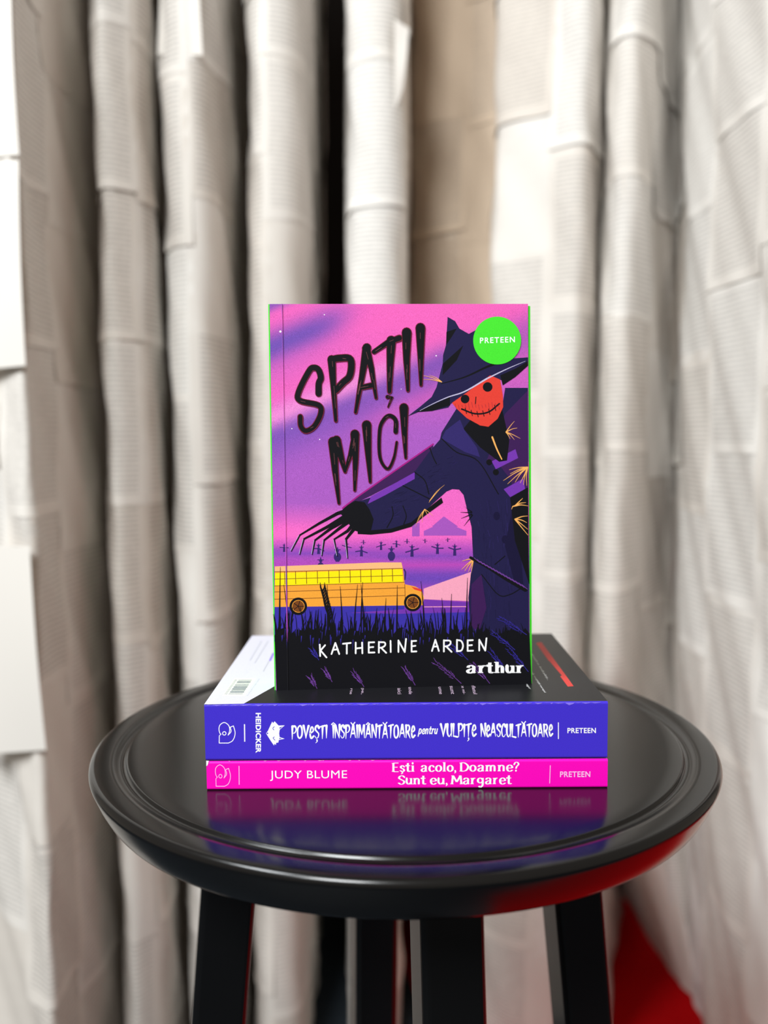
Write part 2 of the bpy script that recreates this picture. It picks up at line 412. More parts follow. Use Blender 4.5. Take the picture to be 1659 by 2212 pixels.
PAGE_W, PAGE_H = 0.128, 0.185
Z_KNEE = .52
def crease(u0, u1, y, u2=None, y2=None):
    """plan position at knee height, then how it runs above and below that height (x and y per metre)"""
    A = world_at(u0, 0, y); B = world_at(u1, 1450, y); d = (B - A) / (B.z - A.z); K_ = A + d * (Z_KNEE - A.z)
    if u2 is None: return (K_.x, K_.y), (d.x, d.y), (d.x, d.y)
    v = 2100; P = world_at(u2, v, y2); P.z = max(P.z, 0.0); e = (P - K_) / (P.z - Z_KNEE)
    return (K_.x, K_.y), (d.x, d.y), (e.x, e.y)
def fold_mesh(creases, seed, top_tint):
    r = random.Random(seed)
    lines = [crease(*c) for c in creases]
    mid, slopes, lows = [smooth_path([l[k] for l in lines], 5) for k in range(3)]
    arc = [0.0]
    for p, q in zip(mid, mid[1:]): arc.append(arc[-1] + math.hypot(q[0] - p[0], q[1] - p[1]))
    def at(t, z):
        t = min(max(t, 0), arc[-1] - 1e-9); i = max(j for j in range(len(arc) - 1) if arc[j] <= t)
        f = (t - arc[i]) / (arc[i + 1] - arc[i])
        x = mid[i][0] + (mid[i + 1][0] - mid[i][0]) * f; y = mid[i][1] + (mid[i + 1][1] - mid[i][1]) * f
        sx = slopes[i][0] + (slopes[i + 1][0] - slopes[i][0]) * f; sy = slopes[i][1] + (slopes[i + 1][1] - slopes[i][1]) * f
        tx, ty = mid[i + 1][0] - mid[i][0], mid[i + 1][1] - mid[i][1]; n = math.hypot(tx, ty)
        if z < Z_KNEE:
            sx = lows[i][0] + (lows[i + 1][0] - lows[i][0]) * f; sy = lows[i][1] + (lows[i + 1][1] - lows[i][1]) * f
        w = .0022 * math.sin(z * 23 + t * 40 + seed) + .0015 * math.sin(z * 57 + t * 90 + seed * 2.1)
        nx, ny = ty / n, -tx / n
        return Vector((x + sx * (z - Z_KNEE) + nx * w, y + sy * (z - Z_KNEE) + ny * w, z)), Vector((nx, ny, 0))
    mb = MB(); uvs = []
    def patch(t0, t1, z0, z1, lift, flare, tint, tilt, uoff=0.0):
        rows = []; cols = []
        nu, nv = max(3, int((t1 - t0) / .007) + 1), 9
        for a in range(nv):
            fz = a / (nv - 1); rr = []; cc = []
            for q in range(nu):
                fu = q / (nu - 1)
                z = max(.006, z0 + (z1 - z0) * fz + tilt * (fu - .5) * (t1 - t0))
                p, n = at(t0 + (t1 - t0) * fu, z)
                rr.append(p + n * (lift + flare * (1 - fz) ** 3)); cc.append(tint)
                uvs.append((uoff + fu * (t1 - t0) / PAGE_W, (z - z0) / PAGE_H + tilt * .2 * fu))
            rows.append(rr); cols.append(cc)
        mb.grid(rows, 'printed_pages', True, cols=cols)
    # backing sheet, then the pages pasted on it in overlapping rows
    for zz in range(11): patch(0, arc[-1], .006 + zz * .186, .006 + (zz + 1) * .186, 0.0, 0.0, (.6, .5, 0.0), 0.0)      # backing
    t = -r.uniform(0, .06)
    while t < arc[-1] - .004:
        t1 = min(t + PAGE_W, arc[-1]); z = -r.uniform(0, .12); k = 0
        while z < Z_TOP:
            h = PAGE_H * r.uniform(.85, 1.05)
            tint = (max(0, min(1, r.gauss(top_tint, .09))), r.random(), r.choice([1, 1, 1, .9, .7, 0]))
            z0 = max(z, 0.004); z1 = min(z + h, Z_TOP)
            if z1 - z0 > .02:
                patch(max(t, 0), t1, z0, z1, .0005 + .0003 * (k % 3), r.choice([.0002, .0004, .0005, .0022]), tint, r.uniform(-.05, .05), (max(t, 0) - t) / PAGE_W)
            z += h * r.uniform(.9, .98); k += 1
        t += PAGE_W * r.uniform(.92, 1.0)
    return mb, uvs, at, arc

curtain = thing('paper_curtain', 'pale pleated curtain of pasted printed book pages hanging behind the black stool', 'curtain', (0, 1.1, 0))
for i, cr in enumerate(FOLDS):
    mb, uvs, at, arc = fold_mesh(cr, 11 + i * 5, [.82, .78, .92, .75, .95, -.15, .78, .82, .95][i])  # paper tone per fold; the sixth is browned to paint in its recess shade
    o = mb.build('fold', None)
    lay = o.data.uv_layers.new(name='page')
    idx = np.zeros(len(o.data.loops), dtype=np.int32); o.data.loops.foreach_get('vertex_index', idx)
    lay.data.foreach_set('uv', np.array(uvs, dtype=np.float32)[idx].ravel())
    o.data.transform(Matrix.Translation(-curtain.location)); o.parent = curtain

# two loose page corners that stick out from the folds
def loose_page(corners):
    mb = MB(); rows = []; uvs = []
    a, bq, c, d = [Vector(p) - Vector(curtain.location) for p in corners]
    for i in range(7):
        f = i / 6; rows.append([a.lerp(bq, g / 4).lerp(d.lerp(c, g / 4), f) + Vector((0, -.004 * math.sin(f * 3) * (g / 4), 0)) for g in range(5)])
        for g in range(5): uvs.append((.02 + .08 * g / 4, 1 - f))
    mb.grid(rows, 'printed_pages', True, cols=[[(.85, .3, 0)] * 5] * 7)
    o = mb.build('loose_page', None); lay = o.data.uv_layers.new(name='page')
    for l in o.data.loops: lay.data[l.index].uv = uvs[l.vertex_index]
    o.parent = curtain
loose_page([world_at(352, -160, 1.03), world_at(425, -160, 1.0), world_at(438, 120, .997), world_at(340, 118, 1.02)])
loose_page([world_at(852, 40, 1.08), world_at(884, 62, 1.085), world_at(872, 190, 1.085), world_at(852, 240, 1.082)])
for v0, v1, ua, ub in ((-80, 335, 22, 42), (345, 790, 40, 56), (1180, 1620, 64, 100)):
    loose_page([world_at(-70, v0, .876), world_at(ua, v0, .836), world_at(ub, v1, .840), world_at(-70, v1 + 12, .880)])

# ------------------------------------------------------------------ red carpet
rc = MB(); ca = [(-.025, 1.56), (.255, .20), (.255 + 1.45, .20 + .2986), (-.025 + 1.45, 1.56 + .2986)]
rc.face([(x, y, .003) for x, y in ca], 'red_pile'); rc.face([(x, y, 0) for x, y in ca[::-1]], 'red_pile')
for (xa, ya), (xb, yb) in zip(ca, ca[1:] + ca[:1]): rc.face([(xa, ya, 0), (xb, yb, 0), (xb, yb, .003), (xa, ya, .003)], 'red_pile')
o = rc.build('carpet')
o['label'] = 'bright red carpet on the dark floor, showing at the foot of the page curtain'; o['category'] = 'carpet'

# ------------------------------------------------------------------ stool
SX, SY = 0.0102, 0.5146
stool = thing('stool', 'round black lacquered wooden stool with grooved seat rim and four square legs', 'stool', (SX, SY, 0))
def arc_pts(cx, cz, rx, rz, a0, a1, n): return [(cx + rx * math.cos(a0 + (a1 - a0) * i / n), cz + rz * math.sin(a0 + (a1 - a0) * i / n)) for i in range(n + 1)]
prof = [(0.0, 0.0), (.05, 0.0), (.11, 0.0), (.150, 0.0), (.1578, 0.0), (.1586, -.0001), (.1589, -.0005), (.1592, -.0012), (.1598, -.0016), (.1610, -.0018), (.1625, -.0016), (.1640, -.0010), (.1652, -.0005), (.1665, -.0001), (.1680, 0.0), (.1720, 0.0), (.1752, 0.0)]
prof += arc_pts(.1752, -.0036, .0034, .0036, math.pi / 2, -.42, 10)[1:]
prof += [(.1752, -.0125), (.1715, -.0194), (.1700, -.0212), (.1675, -.0222), (.150, -.0222), (.08, -.0222), (0.0, -.0222)]
rows = []
NS = 160
for r_, z_ in prof: rows.append([(max(r_, 1e-5) * math.cos(2 * math.pi * k / NS), max(r_, 1e-5) * math.sin(2 * math.pi * k / NS), SEAT_Z + z_) for k in range(NS)])
mb = MB(); mb.grid(rows[::-1], 'black_lacquer', True, closed=True); mb.build('seat', stool)
LEG_A, LEG_R0, LEG_R1, LEG_S = 0.18, 0.099, 0.158, 0.0315
top_z = SEAT_Z - .0222
for k in range(4):
    an = -math.pi / 2 + LEG_A + k * math.pi / 2
    er = Vector((math.cos(an), math.sin(an), 0)); et = Vector((-er.y, er.x, 0))
    foot = 0.0
    mb = MB(); rws = []
    for z, s in ((top_z + .0005, LEG_S), (top_z * .66, LEG_S * .99), (top_z * .33, LEG_S * .95), (foot, LEG_S * .90)):
        R = LEG_R0 + (LEG_R1 - LEG_R0) * (1 - z / top_z)
        c = er * R
        rws.append([(c + er * (s / 2 * a) + et * (s / 2 * q) + Vector((0, 0, z))) for a, q in ((-1, -1), (1, -1), (1, 1), (-1, 1))])
    mb.grid(rws[::-1], 'black_lacquer', False, closed=True)
    mb.face(rws[0], 'black_lacquer'); mb.face(rws[-1][::-1], 'black_lacquer')
    # one solid: weld the caps to the sides
    o = mb.build('leg', stool)
    import bmesh
    bm = bmesh.new(); bm.from_mesh(o.data); bmesh.ops.remove_doubles(bm, verts=bm.verts, dist=1e-6); bmesh.ops.recalc_face_normals(bm, faces=bm.faces); bm.to_mesh(o.data); bm.free()
    bevel(o, .0038, 4)

# ------------------------------------------------------------------ books
PB_T, BB_T = 0.01519, 0.02871
BOOK_GROUP = 'paperback books stacked on the stool'
BX, BY, BYAW, BW = 0.0099, 0.42756, -0.00736, 0.15287

def lying_book(name_label, thick, width, z, dx, yaw, spine_m, top_m, bottom_m, spine_print, top_print):
    t = thing('paperback_book', name_label, 'book', (BX + dx, BY, z), yaw, BOOK_GROUP)
    h = .1
    cb = .0004
    mb = MB()
    n = 5; e = .0012            # spine: lightly rounded corners where it turns into the two boards
    prof_ = [(e, 0.0)] + [(e - e * math.sin(a), e - e * math.cos(a)) for a in [math.pi / 2 * i / n for i in range(1, n + 1)]]
    prof_ += [(e - e * math.cos(a), thick - e + e * math.sin(a)) for a in [math.pi / 2 * i / n for i in range(0, n + 1)]]
    sec = [(prof_[i], 'spine') for i in range(len(prof_))]
    for i in range(len(prof_) - 1):
        (y0, z0), (y1, z1) = prof_[i], prof_[i + 1]
        m_ = spine_m
        mb.face([(-h, y0, z0), (h, y0, z0), (h, y1, z1), (-h, y1, z1)], m_, True)
    # boards (thin card) back to the fore edge
    mb.face([(-h, e, thick), (h, e, thick), (h, width, thick), (-h, width, thick)], top_m)
    mb.face([(-h, e, thick - cb), (-h, width, thick - cb), (h, width, thick - cb), (h, e, thick - cb)], top_m)
    mb.face([(-h, width, thick - cb), (-h, width, thick), (h, width, thick), (h, width, thick - cb)], top_m)
    for sx in (-h, h): mb.face([(sx, e, thick - cb), (sx, width, thick - cb), (sx, width, thick), (sx, e, thick)], top_m)
    mb.face([(-h, e, 0), (-h, width, 0), (h, width, 0), (h, e, 0)], bottom_m)
    mb.face([(-h, e, cb), (h, e, cb), (h, width, cb), (-h, width, cb)], bottom_m)
    mb.face([(-h, width, 0), (-h, width, cb), (h, width, cb), (h, width, 0)], bottom_m)
    for sx in (-h, h): mb.face([(sx, e, 0), (sx, width, 0), (sx, width, cb), (sx, e, cb)], bottom_m)
    if spine_print:
        ink, H = spine_print
        ink.emit(mb, lambda p, d: (lambda q: (q[0], -d, q[1]))(happly(H, p)))
    if top_print:
        ink, H = top_print
        ink.emit(mb, lambda p, d: (lambda q: (q[0], q[1], thick + d))(happly(H, p)))
    mb.build('cover', t)
    pg = MB(); pg.box(-h + .0008, h - .0008, e * .9, width - .0012, cb, thick - cb, 'page_edges'); pg.build('page_block', t)
    return t

def logo(ink, ox, oy, k, m, w):
    """publisher's outlined letter on its side"""
    P = [(243, 690), (350, 690), (395, 665), (420, 615), (425, 560), (405, 490), (367, 505), (378, 555), (345, 597), (362, 545), (350, 485), (300, 450), (252, 475), (238, 520), (246, 568), (262, 588), (243, 604), (243, 690)]
    Q = [(ox + (x - 243) * k, oy + (y - 690) * k) for x, y in P]
    out = []
    for i in range(len(Q) - 1): out.append(Q[i])
    ink.stroke(Q[:2], w, m, smooth=False); ink.stroke(Q[1:6], w, m); ink.stroke(Q[5:7], w, m, smooth=False); ink.stroke(Q[6:9], w, m)
    ink.stroke(Q[8:16], w, m); ink.stroke(Q[15:18], w, m, smooth=False)
    ink.ring((ox + (300 - 243) * k, oy + (577 - 690) * k), 20 * k, w, m, 20)

# pink book: spine print
K1 = 1 / 5.53
ip = Ink(); wp = 'ink_white'
logo(ip, 430 + 205 * K1, 1480 + 1205 * K1, K1, 'ink_pinkwhite', 1.5)
ip.stroke([(520, 1657), (519.5, 1695)], 1.8, 'ink_pinkwhite', smooth=False, cap=False)
ip.box_type('JUDY BLUME', 589, 760, 1667, 1687.5, wp, 0.0, 1.05)
letters(ip, 'Ești', 859, 905.5, 1670, 12.0, 4.4, wp, True, 'fat')
letters(ip, 'acolo,', 920, 994, 1670, 12.0, 4.4, wp, True, 'fat')
letters(ip, 'Doamne?', 1004, 1126, 1670, 12.0, 4.4, wp, True, 'fat')
letters(ip, 'Sunt', 871, 931, 1695, 12.0, 4.4, wp, True, 'fat')
letters(ip, 'eu,', 940, 976, 1695, 12.0, 4.4, wp, True, 'fat')
letters(ip, 'Margaret', 986, 1113, 1695, 12.0, 4.4, wp, True, 'fat')
ip.stroke([(1193, 1659), (1192.5, 1694)], 1.6, 'ink_pinkwhite', smooth=False, cap=False)
ip.box_type('PRETEEN', 1213.5, 1276, 1671, 1682, 'ink_pinkwhite', .022, 1.08)
ip.poly([(446, 1646), (452, 1646), (449, 1655), (446, 1657)], 'ink_white')       # worn white corner
for q in range(9):
    x = rnd.uniform(470, 900); ip.poly([(x, 1646.6), (x + rnd.uniform(3, 12), 1646.6), (x + 4, 1647.6)], 'ink_pinkwhite')
Hp = homography([(446, 1646), (1311, 1646), (1312, 1703), (446, 1706)], [(-.1, PB_T), (.1, PB_T), (.1, 0), (-.1, 0)])
lying_book('thin magenta-spined paperback at the bottom of the stack, flat on the stool', PB_T - .0005, .150, SEAT_Z, .0003, BYAW, 'magenta', 'sky_card', 'magenta', (ip, Hp), None)

# blue book: spine print
ib = Ink()
logo(ib, 430 + 243 * K1, 1480 + 690 * K1, K1, wp, 1.7)
ib.stroke([(526.5, 1565), (527.5, 1602)], 2.4, wp, smooth=False, cap=False)
ib.type('HEIDICKER', ((549.5, 1541), (1.3, 85), (11.5, 0)), wp, .036, 1.06)
def zf(x, y): return (430 + x * K1, 1480 + y * K1)
ib.poly([zf(*p) for p in [(788, 577), (808, 548), (856, 440), (868, 457), (885, 436), (932, 486), (1004, 484), (946, 535), (940, 580), (946, 622), (1004, 641), (936, 657), (932, 686), (905, 690), (905, 714), (885, 700), (882, 722), (852, 680), (800, 600)]], wp)
ib.poly([zf(*p) for p in [(940, 512), (985, 493), (948, 525)]], 'blue_spine'); ib.poly([zf(*p) for p in [(943, 632), (980, 641), (943, 646)]], 'blue_spine')
ib.circle(zf(803, 577), 1.6, 'blue_spine', 14)
for q in ([(882, 500), (868, 512), (868, 528), (878, 537)], [(884, 620), (870, 632), (884, 650), (892, 658)]):
    ib.stroke([zf(*p) for p in q], 1.3, 'blue_spine')
letters(ib, 'POVeȘTI', 626.5, 702, 1595.5, 26.5, 4.3, wp, style='brush', jitter=.8)
letters(ib, 'ÎNSPĂIMÂNTĂTOARe', 713.5, 890, 1594.5, 27, 4.3, wp, style='brush', jitter=.8)
letters(ib, 'pentru', 897, 938, 1586, 10.5, 2.3, wp, True, 'mono', slant=.2)
letters(ib, 'VULPIȚe', 946, 1022.5, 1592.5, 26.5, 4.3, wp, style='brush', jitter=.8)
letters(ib, 'NeASCULTĂTOARe', 1033, 1190, 1592.5, 26.5, 4.3, wp, style='brush', jitter=.8)
ib.stroke([(1203, 1562), (1203, 1598)], 2.0, wp, smooth=False, cap=False)
ib.box_type('PRETEEN', 1223, 1286, 1574, 1585.3, wp, .022, 1.08)
x = 446
while x < 1300:                                                                  # rubbed upper edge of the spine
    d = rnd.uniform(8, 34); hgt = rnd.uniform(.8, 3.6) * (2.0 if rnd.random() < .15 else 1)
    yt = 1523.6 - (x - 441) / 872 * 5.5
    ib.poly([(x, yt), (x + d, yt - d / 160), (x + d * .8, yt + hgt * .5), (x + d * .4, yt + hgt), (x + d * .1, yt + hgt * .4)], 'blue_scuff')
    x += d * rnd.uniform(.6, 1.3)
Hb = homography([(441, 1523), (1313, 1517), (1311, 1640), (446, 1642)], [(-.1, BB_T), (.1, BB_T), (.1, 0), (-.1, 0)])
# blue book: print on the back cover, facing up
it = Ink()
it.poly([(441, 1523), (531, 1521.5), (792, 1371), (542, 1369)], 'cover_white')
it.poly([(507, 1465), (556, 1464.8), (532.5, 1504), (480.6, 1504)], 'label_white')
HL = homography([(0, 0), (1, 0), (1, 1), (0, 1)], [(507, 1465), (556, 1464.8), (532.5, 1504), (480.6, 1504)])
yb = .09
rb = random.Random(3)
while yb < .92:
    w_ = rb.choice([.014, .022, .034, .05]); it.poly([happly(HL, p) for p in [(.24, yb), (.86, yb), (.86, yb + w_), (.24, yb + w_)]], 'ink_bar'); yb += w_ + rb.choice([.016, .024, .04])
for q in range(13):
    yy = .08 + q * .067; it.stroke([happly(HL, (.06, yy)), happly(HL, (.16, yy)), happly(HL, (.16, yy + .04))], .7, 'ink_bar', smooth=False)
it.type('www.editura-arthur.ro', ((562.5, 1465.5), (-25.5, 38.5), (4.2, 0)), 'ink_grey')
for a_, b_ in (((564, 1382), (541, 1424)), ((579, 1382), (552, 1430)), ((590, 1414), (572, 1449))): it.stroke([a_, b_], 2.2, 'ink_grey', smooth=False)
it.stroke([(592, 1410), (586, 1424)], 4.5, 'ink_violet', smooth=False)
it.poly([(1159.7, 1391), (1170.7, 1389.5), (1196, 1423), (1241.6, 1484), (1229.7, 1485), (1213, 1463), (1216, 1461), (1190, 1431), (1187, 1429)], 'ink_red')
it.type('lui de groază au două părți...', ((1140, 1400), (46, 71), (5.5, 0)), wp)
it.type('a unei Dacă reușești curajul', ((1136, 1432), (44, 65), (6, 0)), wp)
it.type('singur', ((1139, 1476), (10, 14), (5.5, 0)), wp)
for x_, tx in ((768, 'departe'), (792, 'începe,'), (869, 'care aici'), (892, 'te ascunde'), (954, 'al o lume'), (978, 'nici sunt'), (1000, 'crește mi-'), (1023, 'în sufletul')):
    it.type(tx, ((x_, 1466), ((x_ - 830) * .055, 34.5), (8.0, 0)), 'ink_lilac_text')
Ht = homography([(441, 1523), (1313, 1517), (1191, 1371), (542, 1369)], [(-.1, 0), (.1, 0), (.1, BW), (-.1, BW)])
lying_book('thick violet-blue-spined paperback lying on top of the thin magenta one, black back cover up', BB_T, BW, SEAT_Z + PB_T, 0, BYAW, 'blue_spine', 'cover_black', 'cover_black', (ib, Hb), (it, Ht))

# ------------------------------------------------------------------ standing book
ST_H, ST_W, ST_T, LEAN = 0.2000, 0.13414, 0.0165, 0.04266
STX, STY, STYAW = 0.00961, 0.45545, 0.05509
sb = thing('paperback_book', 'upright paperback with purple scarecrow cover, green round badge and green edges, standing on the stack', 'book',
           (STX, STY, SEAT_Z + PB_T + BB_T), STYAW, BOOK_GROUP)
sh = math.tan(LEAN); w2 = ST_W / 2
Hs = homography([(581, 656), (1140, 655), (1145, 1478), (597, 1491)], [(-w2, ST_H), (w2, ST_H), (w2, 0), (-w2, 0)])
Hi = np.linalg.inv(Hs)
def Z1(x, y): return (570 + x / 2.765, 640 + y / 2.765)
def Z2(x, y): return (570 + x / 2.765, 1060 + y / 2.765)
def L1(*p): return [Z1(*q) for q in p]
def L2(*p): return [Z2(*q) for q in p]

def mixc(a, b_, t): t = max(0, min(1, t)); return [p + (q - p) * t for p, q in zip(a, b_)]
def bump(v, c, w): return math.exp(-((v - c) / w) ** 2)
def print_sky(px, py):
    """dusk sky over a field: the printed colours of the background"""
    pink, purple, lilac, hot, field, blue = (238, 98, 184), (104, 74, 172), (168, 90, 190), (246, 106, 196), (172, 76, 186), (88, 66, 178)
    if py < 1160:
        q = py + .42 * (px - 581)
        c = mixc(pink, lilac, (py - 700) / 230)
        left = 1 / (1 + math.exp((px - 735) / 22))
        c = mixc(c, purple, .95 * bump(q, 752, 36) * left + .8 * bump(q, 660, 14) * left)
        c = mixc(c, purple, .75 * bump(q, 935, 34) * (1 if px < 960 else .4))
        c = mixc(c, pink, .8 * bump(q, 860, 45))
        c = mixc(c, (244, 144, 211), .85 * bump(q, 905, 26) / (1 + math.exp((px - 860) / 30)))
        c = mixc(c, (222, 96, 186), .85 * bump(q, 1000, 20) * (1 / (1 + math.exp((800 - px) / 25))))
        c = mixc(c, purple, .35 * bump(q, 975, 40))
        c = mixc(c, hot, (py - 1085) / 60)
        if px > 880 and py > 1000: c = mixc(c, hot, .9)
        return c
    c = mixc(hot, field, (py - 1158) / 30)
    c = mixc(c, blue, .75 * bump(py, 1250, 22) + .45 * bump(py, 1195 + (px - 700) * .03, 7))
    c = mixc(c, (210, 70, 180), .5 * bump(py, 1222, 7))
    return c

cv = MB()
front = lambda q, d: (q[0], sh * q[1] - d, q[1])
NX, NY = 56, 84
rows, cols = [], []
for j in range(NY + 1):
    rr, cc = [], []
    for i in range(NX + 1):
        q = (-w2 + ST_W * i / NX, ST_H * j / NY); px, py = happly(Hi, q)
        rr.append(front(q, 0)); cc.append(lin(print_sky(px, py)))
    rows.append(rr); cols.append(cc)
cv.grid(rows, 'ink_sky', False, cols=cols)
ic = Ink(); K = 'ink_black'
# stars
for x, y, r_ in ((96, 209, 2.3), (358, 108, 1.2), (1027, 353, 1.4), (818, 553, .9), (166, 790, 1.1), (332, 854, 1.2)): ic.circle(Z1(x, y), r_, 'ink_white', 14)
# far field: barn, silo and small scarecrows
ic.poly(L2((955, 240), (1012, 214), (1005, 212), (1075, 153), (1160, 214), (1150, 216), (1210, 240), (1210, 268), (955, 268)), 'ink_barn')
ic.poly(L2((885, 200), (930, 190), (930, 272), (885, 272)), 'ink_barn')
def mini(x, y, s, arms=1):
    ic.poly(L2((x - 9 * s, y + 40 * s), (x - 7 * s, y), (x, y - 6 * s), (x + 7 * s, y), (x + 9 * s, y + 40 * s)), 'ink_far')
    ic.circle(Z2(x, y - 10 * s), 2.6 * s, 'ink_far', 10); ic.stroke(L2((x - 13 * s, y - 15 * s), (x + 13 * s, y - 15 * s)), 1.4 * s, 'ink_far', smooth=False)
    ic.stroke(L2((x, y - 15 * s), (x, y - 26 * s)), 3 * s, 'ink_far', taper=(1, .4), smooth=False)
    if arms: ic.stroke(L2((x - 34 * s, y + rnd.uniform(-8, 20) * s), (x, y + 6 * s), (x + 34 * s, y + rnd.uniform(-8, 22) * s)), 2.4 * s, 'ink_far', smooth=False)
for x, y, s in ((122, 335, .75), (327, 340, .95), (583, 352, 1.0), (700, 322, .8), (792, 312, .65), (885, 350, 1.1), (1037, 338, 1.0), (1140, 346, 1.05), (495, 330, .8), (595, 303, .42), (962, 296, .4), (1098, 290, .4), (855, 297, .45)): mini(x, y, s)
for x, y in ((440, 372), (762, 366), (340, 432)): mini(x, y, 1.3, 0); ic.circle(Z2(x, y + 24), 8, 'ink_far', 16, 10)
# headlight beam, road
ic.poly(L2((955, 585), (1245, 482), (1235, 660), (955, 648)), 'ink_beam')
ic.poly(L2((66, 690), (955, 650), (1260, 668), (1260, 745), (66, 760)), 'ink_purple')
ic.poly(L2((66, 720), (800, 735), (1260, 725), (1260, 900), (66, 900)), 'ink_blue')
ic.poly(L2((66, 695), (840, 672), (840, 708), (500, 730), (66, 728)), 'ink_blue')
ic.stroke(L2((960, 694), (1210, 692)), 1.6, 'ink_beam', smooth=False)
# school bus
ic.poly(L2((66, 452), (700, 428), (822, 428), (832, 470), (842, 558), (905, 572), (944, 594), (957, 640), (950, 684), (66, 694)), 'ink_orange')
ic.poly(L2((66, 452), (700, 428), (822, 428), (828, 462), (66, 482)), 'ink_roof')
ic.poly(L2((68, 492), (826, 468), (832, 545), (68, 566)), 'ink_yellow')
ic.poly(L2((880, 572), (940, 588), (945, 604), (900, 590)), 'ink_coral')
for x in (125, 190, 255, 320, 388, 450, 515, 578, 640, 705, 768): ic.stroke(L2((x, 490 - x * .03), (x + 2, 562 - x * .028)), 1.5, 'ink_bus_line', smooth=False)
for a_, b_ in (((66, 484), (828, 464)), ((66, 568), (838, 546)), ((66, 604), (842, 580)), ((66, 648), (842, 626)), ((842, 560), (846, 660)), ((66, 528), (830, 506))): ic.stroke([Z2(*a_), Z2(*b_)], 1.3, 'ink_bus_line', smooth=False)
ic.stroke(L2((838, 470), (846, 490), (842, 530)), 3, 'ink_far')
for x, y in ((207, 690), (890, 668)):
    ic.circle(Z2(x, y), 19, K, 30); ic.circle(Z2(x, y), 12.5, 'ink_bus_line', 26); ic.ring(Z2(x, y), 13, 1.2, 'ink_orange')
    for q in range(5): ic.stroke([Z2(x, y), (Z2(x, y)[0] + 12 * math.cos(q * 1.25), Z2(x, y)[1] + 12 * math.sin(q * 1.25))], 1.5, K, smooth=False)
# scarecrow: cross beam, coat, hat, plain sackcloth face
ic.poly(L1((1010, 882), (1010, 905), (905, 1050), (640, 1190), (470, 1272), (560, 1195)), 'ink_plum')
ic.stroke(L1((1010, 882), (560, 1195), (470, 1265)), 3.2, 'ink_magenta', smooth=False)
coat = L1((1150, 668), (1060, 812), (1050, 855), (985, 930), (905, 1040), (830, 1110), (640, 1200)) + L2((545, 70), (560, 245), (640, 240), (760, 228), (880, 190), (965, 118)) + \
    L1((1090, 1166), (1125, 1151), (1165, 1154), (1192, 1186)) + L2((1218, 132), (1240, 215), (1246, 330), (1252, 430), (1236, 500), (1222, 640), (1240, 900), (1586, 900)) + L1((1576, 545), (1440, 545), (1425, 640), (1330, 720))
ic.poly(coat, 'ink_navy')
for q in range(90):
    t_ = rnd.random(); x = 1250 + rnd.random() * 200 + 60 * t_; y = 40 + 700 * t_
    ic.stroke(L2((x, y), (x + rnd.uniform(-4, 14), y + rnd.uniform(30, 90))), rnd.uniform(.8, 2.2), rnd.choice(['ink_indigo', 'ink_coatdark', 'ink_coatdark']), taper=(.3, .3), smooth=False)
for q in range(60):
    t_ = rnd.random(); x, y = 700 + 430 * t_, 1310 - 310 * t_ + rnd.uniform(-70, 60)
    ic.stroke(L1((x, y), (x + rnd.uniform(20, 50), y - rnd.uniform(0, 26))), rnd.uniform(.8, 2.0), rnd.choice(['ink_indigo', 'ink_coatdark']), taper=(.3, .3), smooth=False)
ic.poly(L2((1440, 330), (1480, 120), (1530, 330), (1550, 560), (1500, 560)), 'ink_coatdark')
ic.poly(L1((1440, 700), (1576, 560), (1576, 1272), (1530, 1272), (1470, 1090), (1400, 1000), (1330, 980)), 'ink_plum')
ic.poly(L2((1240, 560), (1300, 500), (1330, 700), (1280, 860), (1238, 800)), 'ink_plum')
ic.poly(L1((1360, 985), (1502, 912), (1518, 965), (1385, 1032)), 'ink_purple'); ic.poly(L1((1432, 1152), (1548, 1088), (1566, 1182), (1482, 1212)), 'ink_purple')
ic.poly(L1((1470, 1200), (1577, 1140)) + L2((1580, 300), (1586, 560), (1500, 300)), K)
ic.poly(L1((1190, 790), (1235, 735), (1330, 775), (1420, 665), (1465, 860), (1452, 980), (1405, 988), (1355, 950), (1290, 900)), K)
ic.poly(L1((1085, 800), (1170, 735), (1195, 795), (1270, 900), (1290, 960), (1200, 930), (1060, 850)), 'ink_indigo')
ic.poly(L1((640, 1195), (900, 1050), (900, 1090), (720, 1190), (620, 1240)), 'ink_purple')
for s_ in ([(1062, 850), (1150, 930), (1280, 985), (1400, 1180)], [(990, 905), (1010, 960), (1030, 1000)], [(830, 1130), (930, 1180), (990, 1210)], [(900, 1050), (960, 1100), (985, 1180)]): ic.stroke(L1(*s_), 2.2, K)
for s_ in ([(765, 95), (770, 150), (735, 220)], [(830, 90), (850, 150), (835, 200)], [(1300, 500), (1400, 620), (1470, 620), (1540, 580)], [(1440, 390), (1380, 440)]): ic.stroke(L2(*s_), 2, K)
for x, y in ((1345, 990), (1385, 1050)): ic.circle(Z1(x, y), 6.5, K, 16)
for x, y in ((1390, 150), (1440, 290), (1500, 380)): ic.circle(Z2(x, y), 7, 'ink_coatdark', 16, 9)
ic.poly(L2((560, 240), (640, 236), (760, 226), (880, 188), (965, 116), (1060, 40), (1070, 70), (960, 150), (880, 215), (760, 250), (640, 262), (560, 258)), K)
